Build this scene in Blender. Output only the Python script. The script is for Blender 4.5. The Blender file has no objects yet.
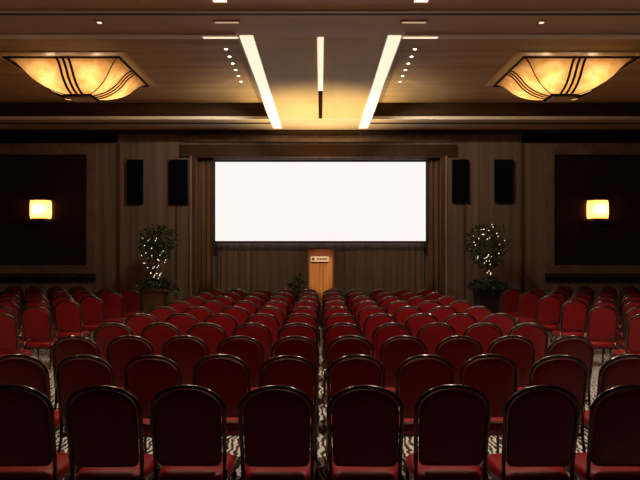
import bpy, bmesh, math, random
from math import sin, cos, pi, radians
from mathutils import Vector, Matrix
random.seed(11)
scene = bpy.context.scene
C = scene.collection
F = 534.0            # focal length in pixels of the 640 px wide frame
EYE = 1.66           # camera height
WALL = 13.5          # distance of the far wall
SOF = 4.79           # underside of the soffits
TOP = 5.14           # upper ceiling inside the coffers

# ------------------------------------------------------------------ materials
def mat(name, color=(.5,.5,.5), rough=.6, metal=0.0, spec=.5, emit=None, strength=0, coat=0, sheen=0):
    m = bpy.data.materials.new(name); m.use_nodes = True
    b = m.node_tree.nodes['Principled BSDF']
    b.inputs['Base Color'].default_value = (*color, 1)
    b.inputs['Roughness'].default_value = rough
    b.inputs['Metallic'].default_value = metal
    b.inputs['Specular IOR Level'].default_value = spec
    if coat:
        b.inputs['Coat Weight'].default_value = coat; b.inputs['Coat Roughness'].default_value = .25
    if sheen: b.inputs['Sheen Weight'].default_value = sheen
    if emit:
        b.inputs['Emission Color'].default_value = (*emit, 1); b.inputs['Emission Strength'].default_value = strength
    return m
def noisy(m, c1, c2, scale=(8,8,8), detail=3, lo=.35, hi=.65, bump=0, coord='Object'):
    nt = m.node_tree; n = nt.nodes; l = nt.links; b = n['Principled BSDF']
    tc = n.new('ShaderNodeTexCoord'); mp = n.new('ShaderNodeMapping'); mp.inputs['Scale'].default_value = scale
    tx = n.new('ShaderNodeTexNoise'); tx.inputs['Scale'].default_value = 1; tx.inputs['Detail'].default_value = detail
    rp = n.new('ShaderNodeValToRGB')
    rp.color_ramp.elements[0].position = lo; rp.color_ramp.elements[0].color = (*c1,1)
    rp.color_ramp.elements[1].position = hi; rp.color_ramp.elements[1].color = (*c2,1)
    l.new(tc.outputs[coord], mp.inputs['Vector']); l.new(mp.outputs['Vector'], tx.inputs['Vector'])
    l.new(tx.outputs['Fac'], rp.inputs['Fac']); l.new(rp.outputs['Color'], b.inputs['Base Color'])
    if bump:
        bp = n.new('ShaderNodeBump'); bp.inputs['Strength'].default_value = bump; bp.inputs['Distance'].default_value = .004
        l.new(tx.outputs['Fac'], bp.inputs['Height']); l.new(bp.outputs['Normal'], b.inputs['Normal'])
    return m
M = {}
M['wall'] = noisy(mat('striped_wall_fabric', rough=.8, spec=.2), (.15,.105,.085), (.25,.182,.150), (9,.2,.12), 2, .3, .7)
M['wall_plain'] = noisy(mat('side_wall_fabric', rough=.85, spec=.2), (.06,.04,.03), (.09,.06,.045), (3,3,.3))
M['panel'] = noisy(mat('dark_fabric_panel', rough=.9, spec=.1), (.022,.008,.006), (.032,.012,.010), (3,1,3))
M['wood'] = noisy(mat('dark_wood', rough=.45, spec=.3), (.085,.036,.016), (.15,.068,.03), (14,14,.7), 4)
M['header'] = noisy(mat('header_wood', rough=.5, spec=.25), (.032,.013,.006), (.055,.023,.010), (1.2,4,9), 3)
M['trim'] = noisy(mat('brown_moulding', rough=.6, spec=.3), (.15,.10,.075), (.22,.155,.12), (2,2,2))
M['jamb'] = noisy(mat('pale_jamb_edge', rough=.5, spec=.3), (.30,.22,.18), (.36,.28,.24), (2,2,1))
M['black'] = mat('matte_black', (.004,.004,.005), .8, spec=.1)
M['grille'] = noisy(mat('speaker_cloth', rough=.95, spec=.03), (.002,.002,.003), (.005,.005,.006), (90,90,90))
M['ceil'] = noisy(mat('bronze_ceiling_plaster', rough=.6, spec=.3), (.46,.29,.15), (.62,.41,.22), (.25,5,2), 3, .3, .7)
M['soffit'] = noisy(mat('tan_soffit_plaster', rough=.55, spec=.35), (.60,.42,.26), (.70,.50,.31), (.5,2.2,2), 2, .3, .7)
M['panel_gold'] = noisy(mat('gold_panel_plaster', rough=.55, spec=.3), (.60,.40,.19), (.68,.46,.23), (2,.6,2), 2)
M['soffit_step'] = mat('cream_soffit_edge', (.88,.78,.66), .5)
M['groove'] = mat('dark_soffit_groove', (.05,.028,.018), .7)
M['slot'] = mat('light_slot_diffuser', (.9,.85,.75), .4, emit=(1,.86,.62), strength=.95)
M['slot_off'] = mat('unlit_slot', (.02,.01,.005), .9, spec=0)
M['lamp_on'] = mat('lit_lamp_lens', (.9,.8,.7), .4, emit=(1,.80,.55), strength=2.2)
M['lamp_dim'] = mat('dim_lamp_lens', (.9,.8,.7), .4, emit=(1,.78,.52), strength=.45)
M['pin_on'] = mat('lit_pin_lens', (.9,.8,.7), .4, emit=(1,.86,.62), strength=5)
M['bulb'] = mat('fairy_bulb', (.9,.8,.6), .4, emit=(1,.85,.58), strength=2.2)
M['screen'] = mat('projection_surface', (.04,.04,.04), .7, spec=.1, emit=(1,.925,.905), strength=1.0)
M['border'] = mat('screen_border', (.01,.008,.007), .6)
M['frame'] = mat('black_bronze_tube', (.030,.022,.020), .2, 1.0)
M['frame'].node_tree.nodes['Principled BSDF'].inputs['Base Color'].default_value = (.13,.10,.09,1)
M['red'] = noisy(mat('red_upholstery', rough=.40, spec=.34), (.20,.005,.006), (.27,.008,.009), (60,60,60), 3, .3, .7, .25)
M['piping'] = mat('maroon_piping', (.10,.008,.008), .35, spec=.5)
M['lectern'] = noisy(mat('honey_wood', rough=.4, spec=.35), (.42,.17,.045), (.62,.29,.085), (22,22,1.2), 4)
M['lectern_dark'] = noisy(mat('cherry_wood', rough=.4, spec=.35), (.20,.06,.025), (.27,.09,.035), (22,3,3), 4)
M['plate'] = mat('cream_plate', (.85,.78,.62), .4)
M['ink'] = mat('dark_ink', (.12,.04,.03), .5)
M['drape'] = noisy(mat('taupe_drape', rough=.85, spec=.15), (.15,.105,.080), (.20,.145,.115), (12,12,.4))
M['curtain'] = noisy(mat('rust_curtain', rough=.75, spec=.2), (.15,.078,.042), (.22,.12,.068), (14,14,.4))
M['leaf'] = noisy(mat('leaf_green', rough=.45, spec=.4), (.012,.028,.008), (.035,.06,.016), (9,9,9))
M['bark'] = noisy(mat('bark', rough=.8), (.10,.055,.03), (.20,.12,.07), (20,20,4))
M['pot'] = noisy(mat('brown_planter', rough=.5, spec=.3), (.13,.055,.025), (.19,.085,.04), (4,4,9))
M['pot_dark'] = noisy(mat('dark_planter', rough=.6, spec=.2), (.02,.012,.009), (.035,.02,.015), (4,4,9))
M['soil'] = noisy(mat('soil', rough=.9), (.02,.012,.008), (.04,.025,.016), (30,30,30))
M['stage'] = noisy(mat('stage_deck', rough=.7), (.05,.03,.025), (.08,.05,.04), (6,6,6))
M['gold'] = mat('bronze_rim', (.55,.33,.13), .35, .9)
M['gilt'] = mat('matt_gilt', (.80,.52,.22), .45)
M['dark_metal'] = mat('dark_bronze', (.012,.006,.004), .45, .6)

def carpet():
    m = mat('patterned_carpet', rough=.95, spec=.05); nt = m.node_tree; n = nt.nodes; l = nt.links
    tc = n.new('ShaderNodeTexCoord')
    v = n.new('ShaderNodeTexVoronoi'); v.inputs['Scale'].default_value = 7
    w = n.new('ShaderNodeTexWave'); w.inputs['Scale'].default_value = 6; w.inputs['Distortion'].default_value = 9; w.inputs['Detail'].default_value = 2
    l.new(tc.outputs['Object'], v.inputs['Vector']); l.new(tc.outputs['Object'], w.inputs['Vector'])
    r1 = n.new('ShaderNodeValToRGB'); r1.color_ramp.interpolation = 'CONSTANT'
    r1.color_ramp.elements[0].color = (.62,.56,.50,1); r1.color_ramp.elements[1].color = (.05,.035,.03,1); r1.color_ramp.elements[1].position = .47
    r2 = n.new('ShaderNodeValToRGB'); r2.color_ramp.interpolation = 'CONSTANT'
    r2.color_ramp.elements[0].color = (.35,.06,.05,1); r2.color_ramp.elements[1].color = (1,1,1,1); r2.color_ramp.elements[1].position = .12
    mx = n.new('ShaderNodeMix'); mx.data_type = 'RGBA'; mx.blend_type = 'MULTIPLY'; mx.inputs[0].default_value = 1
    l.new(w.outputs['Fac'], r1.inputs['Fac']); l.new(v.outputs['Distance'], r2.inputs['Fac'])
    l.new(r1.outputs['Color'], mx.inputs[6]); l.new(r2.outputs['Color'], mx.inputs[7])
    l.new(mx.outputs[2], n['Principled BSDF'].inputs['Base Color'])
    return m
M['carpet'] = carpet()

def shade_mat(name, c1, c2, scale, glow=0.0):
    """thin frosted stone/glass: lets the lamp inside shine through"""
    m = bpy.data.materials.new(name); m.use_nodes = True; nt = m.node_tree; n = nt.nodes; l = nt.links
    n.remove(n['Principled BSDF']); out = n['Material Output']
    tc = n.new('ShaderNodeTexCoord'); tx = n.new('ShaderNodeTexNoise'); tx.inputs['Scale'].default_value = scale; tx.inputs['Detail'].default_value = 5
    rp = n.new('ShaderNodeValToRGB'); rp.color_ramp.elements[0].position = .35; rp.color_ramp.elements[0].color = (*c1,1)
    rp.color_ramp.elements[1].position = .68; rp.color_ramp.elements[1].color = (*c2,1)
    tr = n.new('ShaderNodeBsdfTranslucent'); df = n.new('ShaderNodeBsdfDiffuse'); mx = n.new('ShaderNodeMixShader'); mx.inputs[0].default_value = .25
    l.new(tc.outputs['Object'], tx.inputs['Vector']); l.new(tx.outputs['Fac'], rp.inputs['Fac'])
    l.new(rp.outputs['Color'], tr.inputs['Color']); l.new(rp.outputs['Color'], df.inputs['Color'])
    l.new(tr.outputs[0], mx.inputs[1]); l.new(df.outputs[0], mx.inputs[2]); l.new(mx.outputs[0], out.inputs['Surface'])
    return m
M['alabaster'] = shade_mat('amber_alabaster', (.80,.50,.20), (.95,.77,.45), 5.0)
M['frost'] = shade_mat('frosted_sconce_glass', (.95,.68,.32), (.98,.78,.45), 3)

# ------------------------------------------------------------------ helpers
def finish(name, bm, m, parent=None, smooth=False, loc=(0,0,0)):
    me = bpy.data.meshes.new(name); bm.normal_update(); bm.to_mesh(me); bm.free()
    for mm in (m if isinstance(m,(list,tuple)) else [m]): me.materials.append(mm)
    if smooth:
        for p in me.polygons: p.use_smooth = True
    o = bpy.data.objects.new(name, me); C.objects.link(o)
    if parent is not None: o.parent = parent
    o.location = loc
    return o
def box(bm, x0, x1, y0, y1, z0, z1, bevel=0):
    b2 = bmesh.new()
    vs = [b2.verts.new(p) for p in ((x0,y0,z0),(x1,y0,z0),(x1,y1,z0),(x0,y1,z0),(x0,y0,z1),(x1,y0,z1),(x1,y1,z1),(x0,y1,z1))]
    for f in ((3,2,1,0),(4,5,6,7),(0,1,5,4),(1,2,6,5),(2,3,7,6),(3,0,4,7)): b2.faces.new([vs[i] for i in f])
    if bevel: bmesh.ops.bevel(b2, geom=b2.edges[:], offset=bevel, segments=2, affect='EDGES', profile=.5)
    me = bpy.data.meshes.new('t'); b2.to_mesh(me); b2.free(); bm.from_mesh(me); bpy.data.meshes.remove(me)
def boxobj(name, dims, m, parent=None, bevel=0):
    bm = bmesh.new(); box(bm, *dims, bevel=bevel); return finish(name, bm, m, parent)
def tube(bm, pts, r, n=8, closed=False, r_end=None):
    pts = [Vector(p) for p in pts]; N = len(pts); rings = []
    ref = None
    for i, p in enumerate(pts):
        if closed: t = pts[(i+1)%N] - pts[i-1]
        else: t = pts[min(i+1,N-1)] - pts[max(i-1,0)]
        t.normalize()
        if ref is None: ref = Vector((0,1,0)) if abs(t.y) < .9 else Vector((1,0,0))
        u = t.cross(ref).normalized(); w = t.cross(u).normalized(); ref = -w if w.dot(ref) < 0 else w
        w = ref; u = w.cross(t).normalized()
        rr = r if r_end is None else r + (r_end - r)*i/max(1,N-1)
        rings.append([bm.verts.new(p + (u*cos(2*pi*k/n) + w*sin(2*pi*k/n))*rr) for k in range(n)])
    for i in range(N if closed else N-1):
        a, b = rings[i], rings[(i+1)%N]
        for k in range(n): bm.faces.new((a[k], a[(k+1)%n], b[(k+1)%n], b[k]))
    if not closed:
        bm.faces.new(rings[0][::-1]); bm.faces.new(rings[-1])
    bmesh.ops.recalc_face_normals(bm, faces=bm.faces[:])
def disc(bm, cx, cy, z0, z1, r0, r1=None, n=20):
    r1 = r0 if r1 is None else r1
    a = [bm.verts.new((cx+r0*cos(2*pi*k/n), cy+r0*sin(2*pi*k/n), z0)) for k in range(n)]
    b = [bm.verts.new((cx+r1*cos(2*pi*k/n), cy+r1*sin(2*pi*k/n), z1)) for k in range(n)]
    for k in range(n): bm.faces.new((a[k], a[(k+1)%n], b[(k+1)%n], b[k]))
    bm.faces.new(a[::-1]); bm.faces.new(b)
def tag(o, label, cat, group=None, kind=None):
    o['label'] = label; o['category'] = cat
    if group: o['group'] = group
    if kind: o['kind'] = kind
    return o
def thing(name, label, cat, loc=(0,0,0), rz=0, group=None):
    o = bpy.data.objects.new(name, None); C.objects.link(o); o.location = loc; o.rotation_euler = (0,0,rz)
    o.empty_display_size = .1
    return tag(o, label, cat, group)
def struct(name, dims, m, bevel=0):
    o = boxobj(name, dims, m, bevel=bevel); o['kind'] = 'structure'; return o
def copy_tree(o, parent=None):
    c = o.copy(); C.objects.link(c)
    if parent is not None: c.parent = parent
    for ch in o.children: copy_tree(ch, c)
    return c
K = WALL/F
def wx(px): return (px-320.5)*K
def wz(py): return EYE + (254-py)*K

# ------------------------------------------------------------------ room shell
RX = 11.0; BACK = -4.5
struct('floor', (-RX,RX,BACK,WALL+.6,-.1,0), M['carpet'])
struct('ceiling', (-RX,RX,BACK,WALL+.6,TOP,TOP+.1), M['ceil'])
struct('wall_left', (-RX-.15,-RX,BACK,WALL+.6,-.1,TOP+.1), M['wall_plain'])
struct('wall_right', (RX,RX+.15,BACK,WALL+.6,-.1,TOP+.1), M['wall_plain'])
struct('wall_rear', (-RX,RX,BACK-.15,BACK,-.1,TOP+.1), M['wall_plain'])
AX0, AX1, AZ = wx(196), wx(441), wz(157)
bm = bmesh.new()                                    # far wall around the stage alcove
box(bm, -RX, AX0, WALL, WALL+.6, 0, TOP); box(bm, AX1, RX, WALL, WALL+.6, 0, TOP)
box(bm, AX0, AX1, WALL, WALL+.6, AZ, TOP); box(bm, AX0, AX1, WALL+.45, WALL+.6, 0, AZ)
o = finish('wall_far', bm, M['wall']); o['kind'] = 'structure'
n_trim = [0]
def trim(dims, m, bevel=0):
    n_trim[0] += 1
    return struct('trim_%d' % n_trim[0], dims, m, bevel)
# soffits that drop below the upper ceiling
SB0, SB1 = 6.25, 7.70            # cross soffit
FB = 12.3                        # near face of the far soffit
def soffit(name, dims, m=None): return struct(name, dims, m or M['soffit'])
soffit('ceiling_beam', (-RX,RX,SB0,SB1,SOF,TOP))
soffit('ceiling_beam', (-RX,RX,FB,WALL,SOF,TOP))
soffit('ceiling_panel', (-1.17,1.17,SB1,FB,SOF,TOP), M['panel_gold'])
soffit('ceiling_beam', (-RX,-9.3,SB1,FB,SOF,TOP)); soffit('ceiling_beam', (9.3,RX,SB1,FB,SOF,TOP))
soffit('ceiling_beam', (-RX,RX,BACK,-1.5,SOF,TOP))
# raised lines across the soffits
trim((-RX,RX,6.82,6.86,SOF-.035,SOF), M['soffit_step'])
trim((-RX,RX,6.91,6.99,SOF-.006,SOF), M['groove'])
trim((-RX,-1.2,7.56,7.70,SOF-.03,SOF), M['soffit_step']); trim((1.2,RX,7.56,7.70,SOF-.03,SOF), M['soffit_step'])
trim((-RX,-1.17,FB-.05,FB,SOF-.04,SOF+.03), M['soffit_step']); trim((1.17,RX,FB-.05,FB,SOF-.04,SOF+.03), M['soffit_step'])
trim((-RX,-1.17,12.72,12.78,SOF-.02,SOF), M['groove']); trim((1.17,RX,12.72,12.78,SOF-.02,SOF), M['groove'])
trim((-RX,RX,WALL-.06,WALL,SOF-.10,SOF), M['header'])
trim((-9.3,-1.17,FB-.02,FB,SOF+.03,TOP), M['header']); trim((1.17,9.3,FB-.02,FB,SOF+.03,TOP), M['header'])
# stage alcove edges and header
trim((AX0-.10,AX0,WALL-.05,WALL,0,AZ), M['wood']); trim((AX1,AX1+.10,WALL-.05,WALL,0,AZ), M['wood'])
trim((AX0-.14,AX0-.10,WALL-.07,WALL,0,AZ+.02), M['jamb']); trim((AX1+.10,AX1+.14,WALL-.07,WALL,0,AZ+.02), M['jamb'])
trim((wx(180),wx(457),WALL-.05,WALL,AZ,wz(145)), M['header'])
trim((AX0-.3,AX1+.3,WALL-.07,WALL,wz(142),wz(139)), M['trim'])
# wall bays either side: pilaster lines, panel mouldings, rails
for s in (-1, 1):
    def sx(a, b): return (min(s*a,s*b), max(s*a,s*b))
    trim((*sx(5.06,5.14), WALL-.03,WALL,.15,4.44), M['wood'])
    trim((*sx(3.62,3.66), WALL-.02,WALL,.15,4.1), M['wood'])
    trim((*sx(5.66,5.90), WALL-.05,WALL,1.16,4.35), M['trim'], .01)
    trim((*sx(8.22,8.46), WALL-.05,WALL,1.16,4.35), M['trim'], .01)
    trim((*sx(5.90,8.22), WALL-.05,WALL,4.17,4.35), M['trim'], .01)
    trim((*sx(5.90,8.22), WALL-.05,WALL,1.16,1.37), M['trim'], .01)
    trim((*sx(5.68,RX), WALL-.06,WALL,1.00,1.085), M['black'])
struct('baseboard_left', (-RX,AX0-.15,WALL-.025,WALL,0,.14), M['wood'])
struct('baseboard_right', (AX1+.15,RX,WALL-.025,WALL,0,.14), M['wood'])
# low stage in front of the alcove
struct('floor_stage', (-3.0,3.0,11.95,WALL,0,.40), M['stage'], .01)

# ------------------------------------------------------------------ wall things
for s, side in ((-1,'left'), (1,'right')):
    x0, x1 = (-9.6,-5.13) if s < 0 else (5.07,9.6)
    v = thing('air_vent', 'long black slot vent under the ceiling edge at far %s of the wall' % side, 'vent', ((x0+x1)/2, WALL, 4.47), group='slot vents')
    hw = (x1-x0)/2
    bm = bmesh.new(); box(bm,-hw,hw,-.05,0,0,.03); box(bm,-hw,hw,-.05,0,.20,.23); box(bm,-hw,-hw+.03,-.05,0,.03,.20); box(bm,hw-.03,hw,-.05,0,.03,.20)
    finish('vent_frame', bm, M['black'], v)
    boxobj('vent_opening', (-hw+.03,hw-.03,-.012,0,.03,.20), M['black'], v)
    bm = bmesh.new()
    for k in range(3): box(bm,-hw+.03,hw-.03,-.04,-.012,.055+k*.05,.063+k*.05)
    finish('louvre', bm, M['black'], v)
    p = thing('wall_panel', 'tall dark maroon fabric panel behind the %s wall lamp' % side, 'panel', (s*7.06, WALL, 1.37), group='fabric panels')
    bm = bmesh.new(); box(bm,-1.155,1.155,-.03,0,.005,2.795,.008)
    finish('fabric', bm, M['panel'], p)
    # wall lamp
    lx = wx(42.5) if s < 0 else wx(596); lz = wz(210)
    t = thing('wall_sconce', 'glowing square frosted wall lamp on the %s dark fabric panel' % side, 'lamp', (lx, WALL-.03, lz), group='wall lamps')
    boxobj('backplate', (-.20,.20,-.02,0,-.16,.16), M['gold'], t, .005)
    bm = bmesh.new(); N = 14; rows = []
    for j in range(7):
        z = -.225 + .45*j/6
        rows.append([bm.verts.new((.26*(1-.06*(j==0 or j==6))*cos(pi - pi*i/N) , -.02-.20*sin(pi*i/N)**.75, z)) for i in range(N+1)])
    for j in range(6):
        for i in range(N): bm.faces.new((rows[j][i],rows[j][i+1],rows[j+1][i+1],rows[j+1][i]))
    finish('shade', bm, M['frost'], t, True)
    bm = bmesh.new()
    for z in (-.237,.225):
        a = [bm.verts.new((.258*cos(pi-pi*i/N), -.02-.205*sin(pi*i/N)**.75, z)) for i in range(N+1)]
        b = [bm.verts.new((v_.co.x, v_.co.y, z+.012)) for v_ in a]
        bm.faces.new(a); bm.faces.new(b[::-1])
        for i in range(N+1): bm.faces.new((a[i],a[(i+1)%(N+1)],b[(i+1)%(N+1)],b[i]))
    bmesh.ops.recalc_face_normals(bm, faces=bm.faces[:])
    bm2 = bmesh.new(); box(bm2,-.05,.05,-.10,0,-.285,-.237,.01)
    finish('rim_band', bm, M['gold'], t); finish('bracket', bm2, M['dark_metal'], t)
    d = bpy.data.lights.new('sconce_bulb','POINT'); d.energy = 13; d.color = (1,.66,.30); d.shadow_soft_size = .05
    lo = bpy.data.objects.new('sconce_bulb', d); C.objects.link(lo); lo.location = (lx, WALL-.15, lz)

# tall black loudspeakers set on the wall
def speaker(px0, px1, py0, py1, label):
    x0, x1, z0, z1 = wx(px0), wx(px1), wz(py1), wz(py0)
    t = thing('wall_speaker', label, 'loudspeaker', ((x0+x1)/2, WALL, z0), group='wall loudspeakers')
    w = (x1-x0)/2; h = z1-z0
    boxobj('cabinet', (-w,w,-.09,0,0,h), M['black'], t, .008)
    boxobj('grille', (-w+.02,w-.02,-.10,-.088,.02,h-.02), M['grille'], t, .004)
speaker(128,143.5,160,204,'tall black wall loudspeaker left of screen, the one farther from it')
speaker(170,188,160,204,'tall black wall loudspeaker left of screen, the one closer to it')
speaker(452,468,160,202.5,'tall black wall loudspeaker right of screen, the one closer to it')
speaker(494,512,160,202.5,'tall black wall loudspeaker right of screen, the one farther from it')

# drapes
def pleated(name, x0, x1, y, z0, z1, amp, wl, m, parent, nz=6):
    bm = bmesh.new(); n = max(8, int((x1-x0)/wl*8)); th = .008
    front, back = [], []
    for j in range(nz+1):
        z = z0+(z1-z0)*j/nz; fr, bk = [], []
        for i in range(n+1):
            x = x0+(x1-x0)*i/n; ph = 2*pi*(x-x0)/wl
            yy = y + amp*(sin(ph) + .3*sin(2.3*ph+1+.4*z))*(1-.25*j/nz)
            fr.append(bm.verts.new((x,yy,z))); bk.append(bm.verts.new((x,yy+th,z)))
        front.append(fr); back.append(bk)
    for j in range(nz):
        for i in range(n):
            bm.faces.new((front[j][i],front[j][i+1],front[j+1][i+1],front[j+1][i]))
            bm.faces.new((back[j][i+1],back[j][i],back[j+1][i],back[j+1][i+1]))
        for e in (0,n): bm.faces.new((front[j][e],front[j+1][e],back[j+1][e],back[j][e]))
    for j in (0,nz):
        for i in range(n): bm.faces.new((front[j][i],front[j][i+1],back[j][i+1],back[j][i]))
    bmesh.ops.recalc_face_normals(bm, faces=bm.faces[:])
    return finish(name, bm, m, parent, True)
for s, x0, x1, side in ((-1,AX0+.02,wx(211.5),'left'), (1,wx(429.5),AX1-.02,'right')):
    c = thing('stage_curtain', 'rust brown pleated curtain hanging at the %s edge of the screen' % side, 'curtain', ((x0+x1)/2, WALL+.2, .40), group='screen side curtains')
    hw = (x1-x0)/2
    pleated('curtain_cloth', -hw, hw, 0, .01, AZ-.44, .045, .135, M['curtain'], c)
    boxobj('hem', (-hw,hw,-.055,.06,AZ-.44,AZ-.40), M['wood'], c)
bd = thing('backdrop_drape', 'wide taupe pleated drape hanging below the white screen', 'drape', (.0, WALL+.32, .40))
pleated('drape_cloth', wx(215), wx(427), 0, .01, wz(242)-.40+.1, .022, .16, M['drape'], bd)
boxobj('heading_band', (wx(215), wx(427), -.035, .035, wz(242)-.40+.1, wz(242)-.40+.16), M['drape'], bd)

# screen
Ks = (WALL+.15)/F
sx0, sx1 = (215.3-320.5)*Ks, (425.7-320.5)*Ks; sz0, sz1 = EYE+(254-241)*Ks, EYE+(254-162)*Ks
t = thing('projection_screen', 'wide bright white projection screen lit up above the stage', 'screen', ((sx0+sx1)/2, WALL+.45, sz0))
hw = (sx1-sx0)/2; hh = sz1-sz0
boxobj('screen_surface', (-hw,hw,-.30,-.27,0,hh), M['screen'], t)
bm = bmesh.new()
box(bm,-hw-.045,-hw,-.32,-.25,-.05,hh+.05); box(bm,hw,hw+.045,-.32,-.25,-.05,hh+.05); box(bm,-hw,hw,-.32,-.25,-.05,0); box(bm,-hw,hw,-.32,-.25,hh,hh+.05)
finish('border_frame', bm, M['border'], t)
bm = bmesh.new(); 
for x in (-hw*.6, hw*.6): box(bm, x-.05, x+.05, -.27, 0, hh*.55, hh*.65)
finish('mounting_bracket', bm, M['dark_metal'], t)

# lectern
t = thing('lectern', 'honey coloured wooden lectern with cream nameplate on the stage', 'lectern', (.01, 12.3, .40))
kl = 12.3/F
zt = EYE+(254-249)*kl-.40
bm = bmesh.new(); box(bm,-.30,.30,.02,.44,0,.07,.008); finish('base', bm, M['lectern_dark'], t)
boxobj('front_panel', (-.265,.265,.0+.03,.055,.07,zt-.19), M['lectern'], t, .004)
bm = bmesh.new(); box(bm,-.275,-.25,.045,.40,.07,zt-.19); box(bm,.25,.275,.045,.40,.07,zt-.19); finish('side_panel', bm, M['lectern_dark'], t)
bm = bmesh.new()
for x in (-.292,.262): box(bm,x,x+.03,.012,.05,.07,zt-.18,.004)
finish('corner_post', bm, M['lectern_dark'], t)
boxobj('shelf', (-.25,.25,.06,.40,.62,.645), M['lectern_dark'], t)
bm = bmesh.new()                                    # head with sloping desk
vs = [(-.305,0,zt-.19),(.305,0,zt-.19),(.305,.46,zt-.19),(-.305,.46,zt-.19),(-.305,0,zt),(.305,0,zt),(.305,.46,zt-.13),(-.305,.46,zt-.13)]
V = [bm.verts.new(p) for p in vs]
for f in ((3,2,1,0),(4,5,6,7),(0,1,5,4),(1,2,6,5),(2,3,7,6),(3,0,4,7)): bm.faces.new([V[i] for i in f])
bmesh.ops.bevel(bm, geom=bm.edges[:], offset=.008, segments=2, affect='EDGES')
finish('desk_top', bm, M['lectern_dark'], t)
pz = EYE+(254-259)*kl-.40
np_ = boxobj('nameplate', (-.235,.185,-.022,.03,pz-.065,pz+.06), M['plate'], t, .003); np_['label'] = 'cream nameplate with dark line of lettering'
bm = bmesh.new()
disc(bm, 0, 0, 0, .006, .034, n=14)
bmesh.ops.rotate(bm, verts=bm.verts[:], cent=(0,0,0), matrix=Matrix.Rotation(pi/2,3,'X'))
bmesh.ops.translate(bm, verts=bm.verts[:], vec=(-.18,-.021,pz))
finish('round_mark', bm, M['ink'], np_)
bm = bmesh.new(); x = -.09
for w in (.03,.022,.03,.018,.03,.026,.03):
    box(bm, x, x+w, -.027, -.02, pz-.016, pz+.02); x += w+.007
finish('lettering', bm, M['ink'], np_)

# ------------------------------------------------------------------ plants
def leaves(bm, center, rad, count, size, shell=.35):
    c = Vector(center)
    for _ in range(count):
        while True:
            p = Vector((random.uniform(-1,1),random.uniform(-1,1),random.uniform(-1,1)))
            if shell < p.length < 1: break
        p *= random.uniform(.86,1.1)
        pos = c + Vector((p.x*rad[0], p.y*rad[1], p.z*rad[2]))
        d = (p + Vector((random.uniform(-.8,.8),random.uniform(-.8,.8),random.uniform(-.9,.3)))).normalized()
        sd = d.cross(Vector((random.uniform(-1,1),random.uniform(-1,1),random.uniform(-1,1)))).normalized()
        nn = d.cross(sd).normalized(); L = size*random.uniform(.7,1.3); Wd = L*.24
        a = bm.verts.new(pos); b = bm.verts.new(pos+d*L*.45+sd*Wd+nn*L*.07); e = bm.verts.new(pos+d*L*.45-sd*Wd+nn*L*.07)
        m_ = bm.verts.new(pos+d*L*.5); tip = bm.verts.new(pos+d*L-nn*L*.12)
        bm.faces.new((a,b,m_)); bm.faces.new((a,m_,e)); bm.faces.new((b,tip,m_)); bm.faces.new((m_,tip,e))
def square_pot(name, w0, w1, h, m, soil_m, parent):
    bm = bmesh.new()
    def ring(w, z): return [bm.verts.new((sx_*w, sy_*w, z)) for sx_, sy_ in ((-1,-1),(1,-1),(1,1),(-1,1))]
    R = [ring(w0,0), ring(w1,h-.07), ring(w1+.02,h-.07), ring(w1+.02,h), ring(w1-.015,h), ring(w1-.025,h-.05)]
    bm.faces.new(R[0][::-1])
    for a, b in zip(R, R[1:]):
        for k in range(4): bm.faces.new((a[k],a[(k+1)%4],b[(k+1)%4],b[k]))
    pot = finish('planter', bm, m, parent)
    bm = bmesh.new(); q = [bm.verts.new((sx_*(w1-.02), sy_*(w1-.02), h-.045+random.uniform(-.005,.005))) for sx_, sy_ in ((-1,-1),(1,-1),(1,1),(-1,1))]; bm.faces.new(q)
    finish('soil', bm, soil_m, pot)
def ficus(loc, label, potm, crown, rad, lights, ll):
    t = thing('potted_tree', label, 'plant', loc, group='potted trees beside the stage')
    square_pot('planter', .19, .24, .86, potm, M['soil'], t)
    bm = bmesh.new(); cz = crown[2]
    for k in range(3):
        a = 2*pi*k/3; tube(bm, [(.02*cos(a),.02*sin(a),.80),(.035*cos(a+1.5),.035*sin(a+1.5),1.0),(.02*cos(a+3),.02*sin(a+3),1.18),(.05*cos(a),.05*sin(a),cz-.15),(.12*cos(a),.12*sin(a),cz+.1)], .017, 7, r_end=.009)
    for k in range(10):
        a = 2.4*k; z0 = cz-.3+.05*k
        tube(bm, [(.03*cos(a),.03*sin(a),z0),(.16*cos(a),.16*sin(a),z0+.1),(rad[0]*.75*cos(a),rad[1]*.75*sin(a),z0+.2)], .007, 5, r_end=.003)
    finish('trunk', bm, M['bark'], t, True)
    bm = bmesh.new()
    leaves(bm, crown, rad, 800, .085, .2)
    leaves(bm, (crown[0]+.05,crown[1],crown[2]+.12), (rad[0]*1.15,rad[1]*1.1,rad[2]*.75), 220, .08, .7)
    o = finish('crown', bm, M['leaf'], t)
    bm = bmesh.new()
    leaves(bm, (0,0,.93), (.34,.34,.13), 330, .10, .1)
    leaves(bm, (.32,-.05,.88), (.22,.2,.13), 150, .09, .1)
    leaves(bm, (-.2,-.1,.90), (.16,.2,.10), 90, .09, .1)
    finish('underplanting', bm, M['leaf'], t)
    g = thing('fairy_lights', ll, 'lights', loc, group='fairy lights on the trees')
    pts = [Vector(p) for p in lights]
    bm = bmesh.new(); tube(bm, pts, .0022, 4); finish('wire', bm, M['dark_metal'], g)
    bm = bmesh.new(); bmesh.ops.create_icosphere(bm, subdivisions=1, radius=.010)
    proto = finish('bulb', bm, M['bulb'], g, True, pts[0])
    for p in pts[1:]:
        c = proto.copy(); C.objects.link(c); c.parent = g; c.location = p
R_ = random.Random(5)
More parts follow.
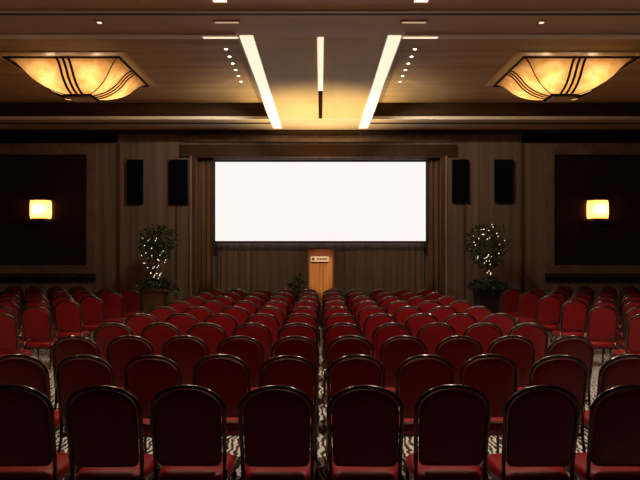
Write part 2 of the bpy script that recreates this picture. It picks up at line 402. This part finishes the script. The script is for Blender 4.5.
def light_pts(spec):
    out = []
    for n, c, r in spec:
        for _ in range(n):
            a = R_.uniform(-pi,0)
            out.append((c[0]+r[0]*cos(a)*R_.uniform(.3,1.0), c[1]+r[1]*sin(a)*R_.uniform(.6,1.05), c[2]+R_.uniform(-1,1)*r[2]))
    out.sort(key=lambda p: -p[2]); return out
kt = 12.6/F
lx = (156-320.5)*kt; rx = (486-320.5)*kt
ficus((lx,12.6,0), 'small potted tree left of the screen in a brown square planter', M['pot'], (0.02,0,1.90), (.38,.36,.42),
      light_pts([(10,(0,0,1.75),(.33,.33,.30)), (13,(-.06,0,1.52),(.30,.28,.2)), (12,(0,0,1.22),(.13,.12,.14))]),
      'warm fairy lights clustered low on the tree left of the screen')
ficus((rx,12.6,0), 'small potted tree right of the screen in a dark planter', M['pot_dark'], (0.0,0,1.86), (.44,.40,.54),
      light_pts([(28,(0,0,1.95),(.44,.40,.42)), (9,(-.02,0,1.50),(.25,.2,.12)), (5,(.05,0,1.25),(.1,.1,.1))]),
      'warm fairy lights spread over the tree right of the screen')
t = thing('potted_shrub', 'small leafy shrub standing on the stage beside the lectern', 'plant', ((297-320.5)*12.2/F, 12.2, .40))
bm = bmesh.new(); disc(bm,0,0,0,.26,.11,.15); finish('planter', bm, M['pot_dark'], t, False)
bm = bmesh.new(); 
for k in range(5): tube(bm, [(0,0,.25),(.05*cos(k*1.3),.05*sin(k*1.3),.42),(.12*cos(k*1.3),.12*sin(k*1.3),.58)], .007, 5)
finish('stem', bm, M['bark'], t)
bm = bmesh.new(); leaves(bm, (0,0,.50), (.17,.17,.25), 240, .09, .1); finish('foliage', bm, M['leaf'], t)

# ------------------------------------------------------------------ chairs
def chair_outline(hw, zsh, rise, zb, n=22, e=2.12, inset=0):
    pts = []
    for i in range(n+1):
        a = pi*i/n; c, s_ = cos(a), sin(a)
        pts.append((hw*math.copysign(abs(c)**(2/e), c), zsh + rise*abs(s_)**(2/e)))
    return pts                                   # from right shoulder over the crown to left shoulder
def lean(z): return -.165 - .085*max(0,(z-.42))/.5     # y of the back plane at height z
def make_chair():
    t = thing('banquet_chair', 'chair', 'chair')
    # seat pad
    bm = bmesh.new(); n = 40
    def ring(k, z, sc, dy=0):
        r = []
        for i in range(n):
            a = 2*pi*i/n; c, s_ = cos(a), sin(a); e = 5.0
            x = .215*sc*math.copysign(abs(c)**(2/e), c); y = .195*sc*math.copysign(abs(s_)**(2/e), s_) - .012
            x *= 1 - .10*max(0,-y/.2)
            r.append(bm.verts.new((x, y+dy, z - .012*max(0,(y-.1)/.1)**2)))
        return r
    rings = [ring(0,.312,.93), ring(1,.318,.975), ring(2,.345,1.0), ring(3,.372,.985), ring(4,.388,.93), ring(5,.397,.80), ring(6,.403,.45)]
    bm.faces.new(rings[0][::-1])
    for a, b in zip(rings, rings[1:]):
        for i in range(n): bm.faces.new((a[i],a[(i+1)%n],b[(i+1)%n],b[i]))
    ctr = bm.verts.new((0,0,.405))
    for i in range(n): bm.faces.new((rings[-1][i],rings[-1][(i+1)%n],ctr))
    finish('seat', bm, M['red'], t, True)
    # upholstered back
    arch = chair_outline(.190,.755,.143,.42)
    out = arch + [(-.190,.66),(-.187,.54),(-.184,.46),(-.168,.438),(-.10,.435),(0,.435),(.10,.435),(.168,.438),(.184,.46),(.187,.54),(.190,.66)]
    nO = len(out); cz = .67
    bm = bmesh.new()
    prof = [(1.0,0),(.985,.55),(.95,.82),(.88,.95),(.72,1.0),(.45,1.04),(.2,1.06)]
    def rring(s_, d):
        return [bm.verts.new((x*s_, lean(cz+(z-cz)*s_)+d, cz+(z-cz)*s_)) for x, z in out]
    F_ = [rring(s_, .030*d) for s_, d in prof]; B_ = [rring(s_, -.022*d) for s_, d in prof[1:]]
    for A in (F_, [F_[0]]+B_):
        for a, b in zip(A, A[1:]):
            for i in range(nO): bm.faces.new((a[i],a[(i+1)%nO],b[(i+1)%nO],b[i]))
        cc = bm.verts.new((0, lean(cz)+(.032 if A is F_ else -.0235), cz))
        for i in range(nO): bm.faces.new((A[-1][i],A[-1][(i+1)%nO],cc))
    bmesh.ops.recalc_face_normals(bm, faces=bm.faces[:])
    b = finish('backrest', bm, M['red'], t, True)
    bm = bmesh.new(); tube(bm, [(x*.97, lean(z)-.0165, cz+(z-cz)*.975) for x, z in out], .0048, 6, closed=True)
    p = finish('piping', bm, M['piping'], b, True)
    # frame
    arch = chair_outline(.208,.755,.157,.42)
    pts = [(.200,lean(.42),.40),(.203,lean(.55),.55),(.207,lean(.68),.68)] + [(x,lean(z),z) for x, z in arch] + [(-.207,lean(.68),.68),(-.203,lean(.55),.55),(-.200,lean(.42),.40)]
    bm = bmesh.new(); tube(bm, pts, .0125, 8); finish('back_frame', bm, M['frame'], t, True)
    bm = bmesh.new()
    tube(bm, [(.195,-.17,0.302),(.195,.17,0.302),(.18,.185,0.302),(-.18,.185,0.302),(-.195,.17,0.302),(-.195,-.17,0.302)], .011, 8)
    tube(bm, [(-.195,-.17,0.302),(.195,-.17,0.302)], .010, 8)
    finish('seat_frame', bm, M['frame'], t, True)
    for s_ in (1,-1):
        bm = bmesh.new(); tube(bm, [(.200*s_,lean(.42),.41),(.201*s_,-.172,0.28),(.205*s_,-.205,.15),(.208*s_,-.245,.0)], .0125, 8); finish('leg', bm, M['frame'], t, True)
        bm = bmesh.new(); tube(bm, [(.192*s_,.165,.305),(.196*s_,.175,.18),(.20*s_,.19,.0)], .0125, 8); finish('leg', bm, M['frame'], t, True)
    return t
proto = make_chair(); used = [False]
ORD = ['nearest','second','third','fourth','fifth','sixth','seventh','eighth','ninth','tenth','eleventh']
NTH = ['first','second','third','fourth','fifth','sixth','seventh','eighth','ninth']
def rowname(n): return 'nearest row' if n == 1 else '%s row from the front of the photo' % ORD[n-1]
J = random.Random(3)
def put_chair(x, n, label, group):
    o = proto if not used[0] else copy_tree(proto); used[0] = True
    amt = .012 if n < 5 else .02
    o.location = (x + J.uniform(-amt,amt), 3.0 + .92*(n-1) + .25 + J.uniform(-.02,.02), 0); o.rotation_euler = (0,0,J.uniform(-.035,.035))
    tag(o, label, 'chair', group)
for n in range(1, 11):
    col = 'near-black maroon' if n < 3 else 'dark red' if n < 6 else 'deep red'
    for k in range(5):
        for s, side in ((-1,'left'), (1,'right')):
            if n == 1 and k == 4: continue
            rn = 'nearest row' if n == 1 else 'farthest row' if n == 10 else '%s row back' % ORD[n-1]
            put_chair(s*(.25+.5*k) + .01, n, '%s arched chair, %s, central block, %s %s of the centre gap' % (col, 'nearest row' if n == 1 else 'farthest row' if n == 10 else '%s nearest row' % ORD[n-1], NTH[k], side),
                      'chairs of the central block')
for n in range(5, 12):
    for k in range(8):
        x = 4.05 + .5*k; y = 3.0 + .92*(n-1)
        if n == 11 and k < 3: continue
        if (x-.22)*F/y > 322: continue
        for s, side in ((-1,'left'), (1,'right')):
            rn = 'front short row' if n == 11 else 'row by the planters' if n == 10 else '%s visible row' % ORD[n-5]
            put_chair(s*x + .01, n, 'red arched chair, %s side block, %s, %s' % (side, rn, 'on the aisle' if k == 0 else '%s seat from the aisle' % NTH[k]), 'chairs of the %s side block' % side)

# ------------------------------------------------------------------ ceiling lamps
def spot(name, loc, target, energy, angle, color=(1,.83,.62), blend=.6, size=.06):
    d = bpy.data.lights.new(name,'SPOT'); d.energy = energy; d.color = color; d.spot_size = radians(angle); d.spot_blend = blend; d.shadow_soft_size = size
    o = bpy.data.objects.new(name, d); C.objects.link(o); o.location = loc
    o.rotation_euler = (Vector(target)-Vector(loc)).to_track_quat('-Z','Y').to_euler(); return o
def downlight(x, y, z, label, hx, hy, energy=60, angle=110, m='lamp_on'):
    t = thing('recessed_downlight', label, 'lamp', (x,y,z), group='recessed downlights')
    bm = bmesh.new(); e = .025
    box(bm,-hx-e,hx+e,-hy-e,-hy,-.016,0,.003); box(bm,-hx-e,hx+e,hy,hy+e,-.016,0,.003); box(bm,-hx-e,-hx,-hy,hy,-.016,0); box(bm,hx,hx+e,-hy,hy,-.016,0)
    finish('trim_ring', bm, M['soffit'], t)
    boxobj('lens', (-hx,hx,-hy,hy,-.006,0), M[m], t)
    if energy: spot('downlight_beam', (x,y,z-.05), (x,y,0), energy, angle)
for s, side in ((-1,'left'), (1,'right')):
    downlight(s*1.26, 7.2, SOF, 'faint slot downlight in the cross beam just %s of the centre panel' % side, .16, .03, 32, 120, 'lamp_dim')
    downlight(s*1.24, 6.55, SOF, 'slot downlight cut by the top edge of the photo on the %s' % side, .085, .07, 32, 120)
    downlight(s*2.98, 7.2, SOF, 'small square downlight in the cross beam, further out on the %s' % side, .03, .03, 60, 120)
# lamps of the nearer coffer, above the photographer
NEAR = [(-1.5,4.3),(1.5,4.3),(-4.4,4.5),(4.4,4.5)]
for (x, y) in NEAR:
    spot('downlight_beam', (x,y,TOP-.03), (x,y+1.5,0), 300 if x < 0 else 440, 92, (1,.80,.55) if x < 0 else (1,.87,.72), .6, .04)

# pin lights in the coffers
bm = bmesh.new(); disc(bm,0,0,-.012,0,.030,n=12); pr = finish('lens', bm, M['pin_on'])
bm = bmesh.new(); disc(bm,0,0,-.008,0,.045,n=12); prr = finish('trim_ring', bm, M['groove'])
first = True
for s, side in ((-1,'left'), (1,'right')):
    for k in range(6):
        y = 9.05 + k*.34
        t = thing('pin_light', 'tiny bright pin light in the %s ceiling coffer, %s counted from the cross beam' % (side, NTH[k]), 'lamp', (s*1.6, y, TOP), group='pin lights in the coffers')
        a, b = (pr, prr) if first else (pr.copy(), prr.copy())
        if not first: C.objects.link(a); C.objects.link(b)
        a.parent = t; b.parent = t; first = False
    for y in (9.2, 10.6): spot('pin_beam', (s*1.6,y,TOP-.04), (s*(1.9 if y < 10 else 4.6),y+.2 if y < 10 else 13.5,0 if y < 10 else .9), 30 if y < 10 else 170, 110)

# linear light slots
for s, side in ((-1,'left'), (1,'right')):
    t = thing('linear_light', 'long bright light slot along the %s edge of the centre ceiling panel' % side, 'lamp', (s*1.06, SB1, SOF-.002), group='ceiling light slots')
    boxobj('diffuser', (-.10,.10,-.06,WALL-SB1-.25,-.012,0), M['slot'], t)
    bm = bmesh.new(); box(bm,-.125,-.10,-.06,WALL-SB1-.25,-.02,0); box(bm,.10,.12,-.06,WALL-SB1-.25,-.02,0); finish('housing', bm, M['soffit_step'], t)
    a, b = (.12, .62) if s > 0 else (-.62,-.12)
    boxobj('return_diffuser', (a,b,-.075,-.03,-.036,-.031), M['slot'], t)
t = thing('linear_light', 'short light slot on the middle line of the centre ceiling panel', 'lamp', (0, SB1, SOF-.002), group='ceiling light slots')
boxobj('diffuser', (-.045,.045,0,2.5,-.010,0), M['slot'], t)
boxobj('dark_section', (-.04,.04,2.55,4.6,-.008,0), M['slot_off'], t)

# ------------------------------------------------------------------ bowl chandeliers
PROF = [(1.0,0),(.93,-.018),(.86,-.065),(.78,-.15),(.70,-.25),(.60,-.335),(.48,-.405),(.36,-.45),(.24,-.475)]
def chandelier(x, y, label):
    t = thing('bowl_chandelier', label, 'chandelier', (x,y,TOP-.04), group='alabaster ceiling bowls'); t.scale = (1,.80,1)
    def pt(r, z, u, q, off=0):                  # u across the panel -1..1, q the side number
        p = Vector((u*r, -(r+off), z-off*.6)); p.rotate(Matrix.Rotation(q*pi/2,3,'Z')); return p
    for q in range(4):
        bm = bmesh.new(); nu = 10
        R = [[bm.verts.new(pt(r,z,-1+2*i/nu,q)) for i in range(nu+1)] for r, z in PROF]
        for a, b in zip(R, R[1:]):
            for i in range(nu): bm.faces.new((a[i],a[i+1],b[i+1],b[i]))
        finish('glass_panel', bm, M['alabaster'], t, True)
        for u in ((-.10,0,.10) if q % 2 == 0 else (-.125,0,.125)):
            bm = bmesh.new()
            tube(bm, [pt(r,z,0,q,.008)+Matrix.Rotation(q*pi/2,3,'Z')@Vector((u,0,0)) for r, z in PROF], .022 if q % 2 == 0 else .014, 6); finish('metal_strap', bm, M['dark_metal'], t, True)
        bm = bmesh.new(); tube(bm, [pt(r,z,1,q,.004) for r, z in PROF], .009, 6); finish('corner_rib', bm, M['dark_metal'], t, True)
    def frame(nm, a, b, z0, z1, m):
        bm = bmesh.new(); box(bm,-b,b,-b,-a,z0,z1); box(bm,-b,b,a,b,z0,z1); box(bm,-b,-a,-a,a,z0,z1); box(bm,a,b,-a,a,z0,z1); finish(nm, bm, m, t)
    frame('rim', .985, 1.02, -.03, .0, M['dark_metal'])
    frame('ceiling_frame', 1.0, 1.16, .028, .04, M['gilt'])
    bm = bmesh.new(); box(bm,-.26,.26,-.26,.26,-.490,-.470,.006); finish('base_plate', bm, M['dark_metal'], t)
    bm = bmesh.new(); tube(bm, [(0,0,-.475),(0,0,.04)], .02, 8); finish('stem', bm, M['gold'], t)
    bm = bmesh.new(); box(bm,-.20,.20,-.20,.20,-.525,-.490,.01); finish('finial', bm, M['gilt'], t)
    for dx, dy in ((-.42,-.42),(.42,-.42),(.42,.42),(-.42,.42)):
        d = bpy.data.lights.new('bowl_lamp','POINT'); d.energy = 6.5; d.color = (1,.72,.41); d.shadow_soft_size = .08
        o = bpy.data.objects.new('bowl_lamp', d); C.objects.link(o); o.location = (x+dx, y+dy*.8, TOP-.17)
chandelier(-4.51, 10.10, 'square flared amber alabaster ceiling bowl glowing on the left')
chandelier(4.54, 10.10, 'square flared amber alabaster ceiling bowl glowing on the right')

# unseen fill lamps added low over the stage to brighten the centre ceiling panel
for sx_ in (-1,1): spot('added_panel_fill', (sx_*1.5,12.0,.45), (sx_*.0,11.9,SOF), 950, 56, (1,.80,.42), 1.0)
# stage spot on the lectern, from the cross beam
spot('lectern_spot', (.5,7.4,SOF-.05), (.0,12.3,1.3), 1100, 9, (1,.72,.42), .5)

# ------------------------------------------------------------------ world, camera, view
w = bpy.data.worlds.new('World'); scene.world = w; w.use_nodes = True
w.node_tree.nodes['Background'].inputs['Color'].default_value = (.02,.015,.012,1)
cam = bpy.data.cameras.new('Camera'); co = bpy.data.objects.new('Camera', cam); C.objects.link(co)
cam.sensor_width = 36; cam.lens = 36*F/640; cam.shift_y = 14/640; cam.shift_x = -.5/640; cam.clip_start = .05
co.location = (0,0,EYE); co.rotation_euler = (pi/2,0,0); scene.camera = co
scene.view_settings.view_transform = 'Standard'; scene.view_settings.look = 'None'
scene.view_settings.gamma = 1; scene.view_settings.use_curve_mapping = False
scene.view_settings.exposure = 0
scene.cycles.use_denoising = True
